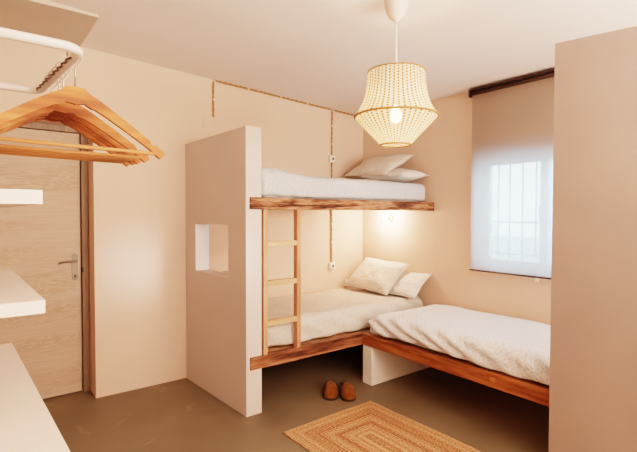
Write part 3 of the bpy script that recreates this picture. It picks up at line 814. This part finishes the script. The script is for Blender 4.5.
# hanger in its own space: origin on top of the rail tube under the hook, arms along x
def make_hanger(label):
    t = thing('clothes_hanger', label, 'clothes hanger', (0, 0, 0), 'wooden hangers on the white rail')
    top = -.088                                           # top of the neck below the rail axis
    def up(s):   # upper edge from centre (0) to tip (1)
        if s <= .10: return top - .003 * (s / .10) ** 2
        if s <= .20: return top - .003 - .019 * (1 - (1 - (s - .10) / .10) ** 1.6)
        return top - .022 - .136 * ((s - .20) / .80) ** 1.06
    HW = .256
    S = [0, .04, .08, .10, .12, .145, .17, .20, .25, .35, .45, .55, .65, .75, .82, .845, .87, .895, .93, .97, 1]
    hgt = lambda s: .038 - .010 * min(1, s * 1.3) + (.012 * (1 - s / .2) if s < .2 else 0)
    upper = []
    for s in S:
        z = up(s)
        if s in (.845, .87): z -= .007                    # strap notch
        upper.append((s * HW, z))
    lower = [(s * HW - (.004 if s > .9 else 0), up(s) - hgt(s)) for s in S if s < .98]
    right = upper + [(HW + .003, up(1) - .012)] + lower[::-1]
    left = [(-x, z) for x, z in right[::-1]]
    outline = [Vector((x, -.006, z)) for x, z in right] + [Vector((x, -.006, z)) for x, z in left[1:-1]]
    bm = bmesh.new(); extrude_outline(bm, outline, (0, .012, 0))
    bmesh.ops.bevel(bm, geom=[e for e in bm.edges if e.calc_face_angle(0) > 1 and abs((e.verts[0].co - e.verts[1].co).y) < .001], offset=.0025, segments=2, affect='EDGES')
    for f_ in bm.faces: f_.smooth = False
    bmesh.ops.triangulate(bm, faces=[f_ for f_ in bm.faces if len(f_.verts) > 6], quad_method='BEAUTY', ngon_method='EAR_CLIP')
    link('shoulder', bm, M['hanger'], t, local=True)
    bm = bmesh.new(); zb = up(.93) - .020; tube(bm, [(-HW * .945, 0, zb), (HW * .945, 0, zb)], .0058, 10); link('trouser_bar', bm, M['hanger_bar'], t, True, local=True)
    bm = bmesh.new()
    R_ = .020
    pts = [(0, 0, top - .004), (0, 0, -.040)] + [(R_ * math.sin(a) * 1.0, 0, -R_ * .20 + R_ * (math.cos(a)) * 1.0) for a in [PI * .82 - i * PI * .135 for i in range(11)]]
    tube(bm, pts, .0022, 8); link('hook', bm, M['chrome'], t, True, local=True)
    return t
hang_y = [-2.283, -2.140, -2.085, -2.03, -1.975]
rank = ['nearest', 'second', 'third', 'fourth', 'fifth', 'farthest']
labels = ['wooden clothes hanger at the near end of the white rail', 'wooden clothes hanger second from the near end of the rail', 'wooden clothes hanger third from the near end of the rail',
          'wooden clothes hanger fourth from the near end of the rail', 'wooden clothes hanger fifth along the rail, one before the last', 'wooden clothes hanger at the far end of the row on the rail']
proto = make_hanger(labels[0])
yaws = [.12, .07, .13, .09, .12]
for i, y in enumerate(hang_y):
    if i == 0: o = proto
    else:
        o = proto.copy(); col.objects.link(o)
        for ch in list(proto.children):
            cc = ch.copy(); col.objects.link(cc); cc.parent = o
    f_ = (y - yn) / (yf - yn)
    o.location = (xn + (xf - xn) * f_, y, RZ + .0008); o.rotation_euler = (0, 0, yaws[i]); o['label'] = labels[i]

# little white thing left on the sill of the opening
bm = bmesh.new(); box(bm, -1.945, -1.915, -.56, -.49, .938, .960, bev=.004)
tag(center_origin(link('small_box', bm, M['pillow_white'])), 'small white box on the sill of the partition opening', 'box')

# ------------------------------------------------------------------ light
def point(name, loc, energy, colr, rad):
    l_ = bpy.data.lights.new(name, 'POINT'); l_.energy = energy; l_.color = colr; l_.shadow_soft_size = rad
    o = bpy.data.objects.new(name, l_); o.location = loc; col.objects.link(o); return o
def area(name, loc, rot, sx, sy, energy, colr):
    l_ = bpy.data.lights.new(name, 'AREA'); l_.shape = 'RECTANGLE'; l_.size = sx; l_.size_y = sy; l_.energy = energy; l_.color = colr
    o = bpy.data.objects.new(name, l_); o.location = loc; o.rotation_euler = rot; col.objects.link(o); return o
def aim(o, d):
    o.rotation_euler = Vector(d).to_track_quat('-Z', 'Y').to_euler()
point('pendant_light', (LXc, LYc, 1.93), 48, (1, .66, .43), .035)
point('reading_light', (-.13, -.43, 1.375), 16, (1, .76, .58), .03)
o = area('bounce_fill', (-1.7, -5.3, 1.65), (0, 0, 0), 2.6, 1.3, 285, (1, .875, .765)); aim(o, (-.08, .40, .90))  # unseen fill behind the camera, added to brighten ceiling and room
o = area('daylight_patch', (-1.25, -4.4, 1.45), (0, 0, 0), .34, .36, .32, (.92, .95, 1)); aim(o, Vector((-2.45, 0, .98)) - o.location); o.data.spread = .16
o = area('outside_fill', (1.5, -2.0, 2.9), (0, 0, 0), 1.6, 1.2, 22, (.84, .93, 1)); aim(o, (-1.45, 0, -1.5))  # added lamp out of view, boosts the cool light through the blind

wd = bpy.data.worlds.new('sky'); scene.world = wd; wd.use_nodes = True
bg = wd.node_tree.nodes['Background']; bg.inputs[0].default_value = (.70, .90, 1, 1); bg.inputs[1].default_value = 7.0

# ------------------------------------------------------------------ camera
cam = bpy.data.cameras.new('camera'); co = bpy.data.objects.new('camera', cam); col.objects.link(co)
yaw, pitch, roll = -.6557, -.0261, .0018
rt = Vector((math.cos(yaw), math.sin(yaw), 0)); fw = Vector((-math.sin(yaw), math.cos(yaw), 0)); zz = Vector((0, 0, 1))
F = fw * math.cos(pitch) + zz * math.sin(pitch); U = zz * math.cos(pitch) - fw * math.sin(pitch)
R2 = rt * math.cos(roll) + U * math.sin(roll); U2 = U * math.cos(roll) - rt * math.sin(roll)
m = Matrix((R2, U2, -F)).transposed().to_4x4(); m.translation = (-3.4772, -3.7052, 1.4)
co.matrix_world = m
cam.sensor_width = 36; cam.lens = 449.5 / 637 * 36; cam.clip_start = .02
scene.camera = co

scene.view_settings.view_transform = 'Filmic'
scene.view_settings.look = 'High Contrast'
scene.view_settings.exposure = .45
scene.view_settings.gamma = 1
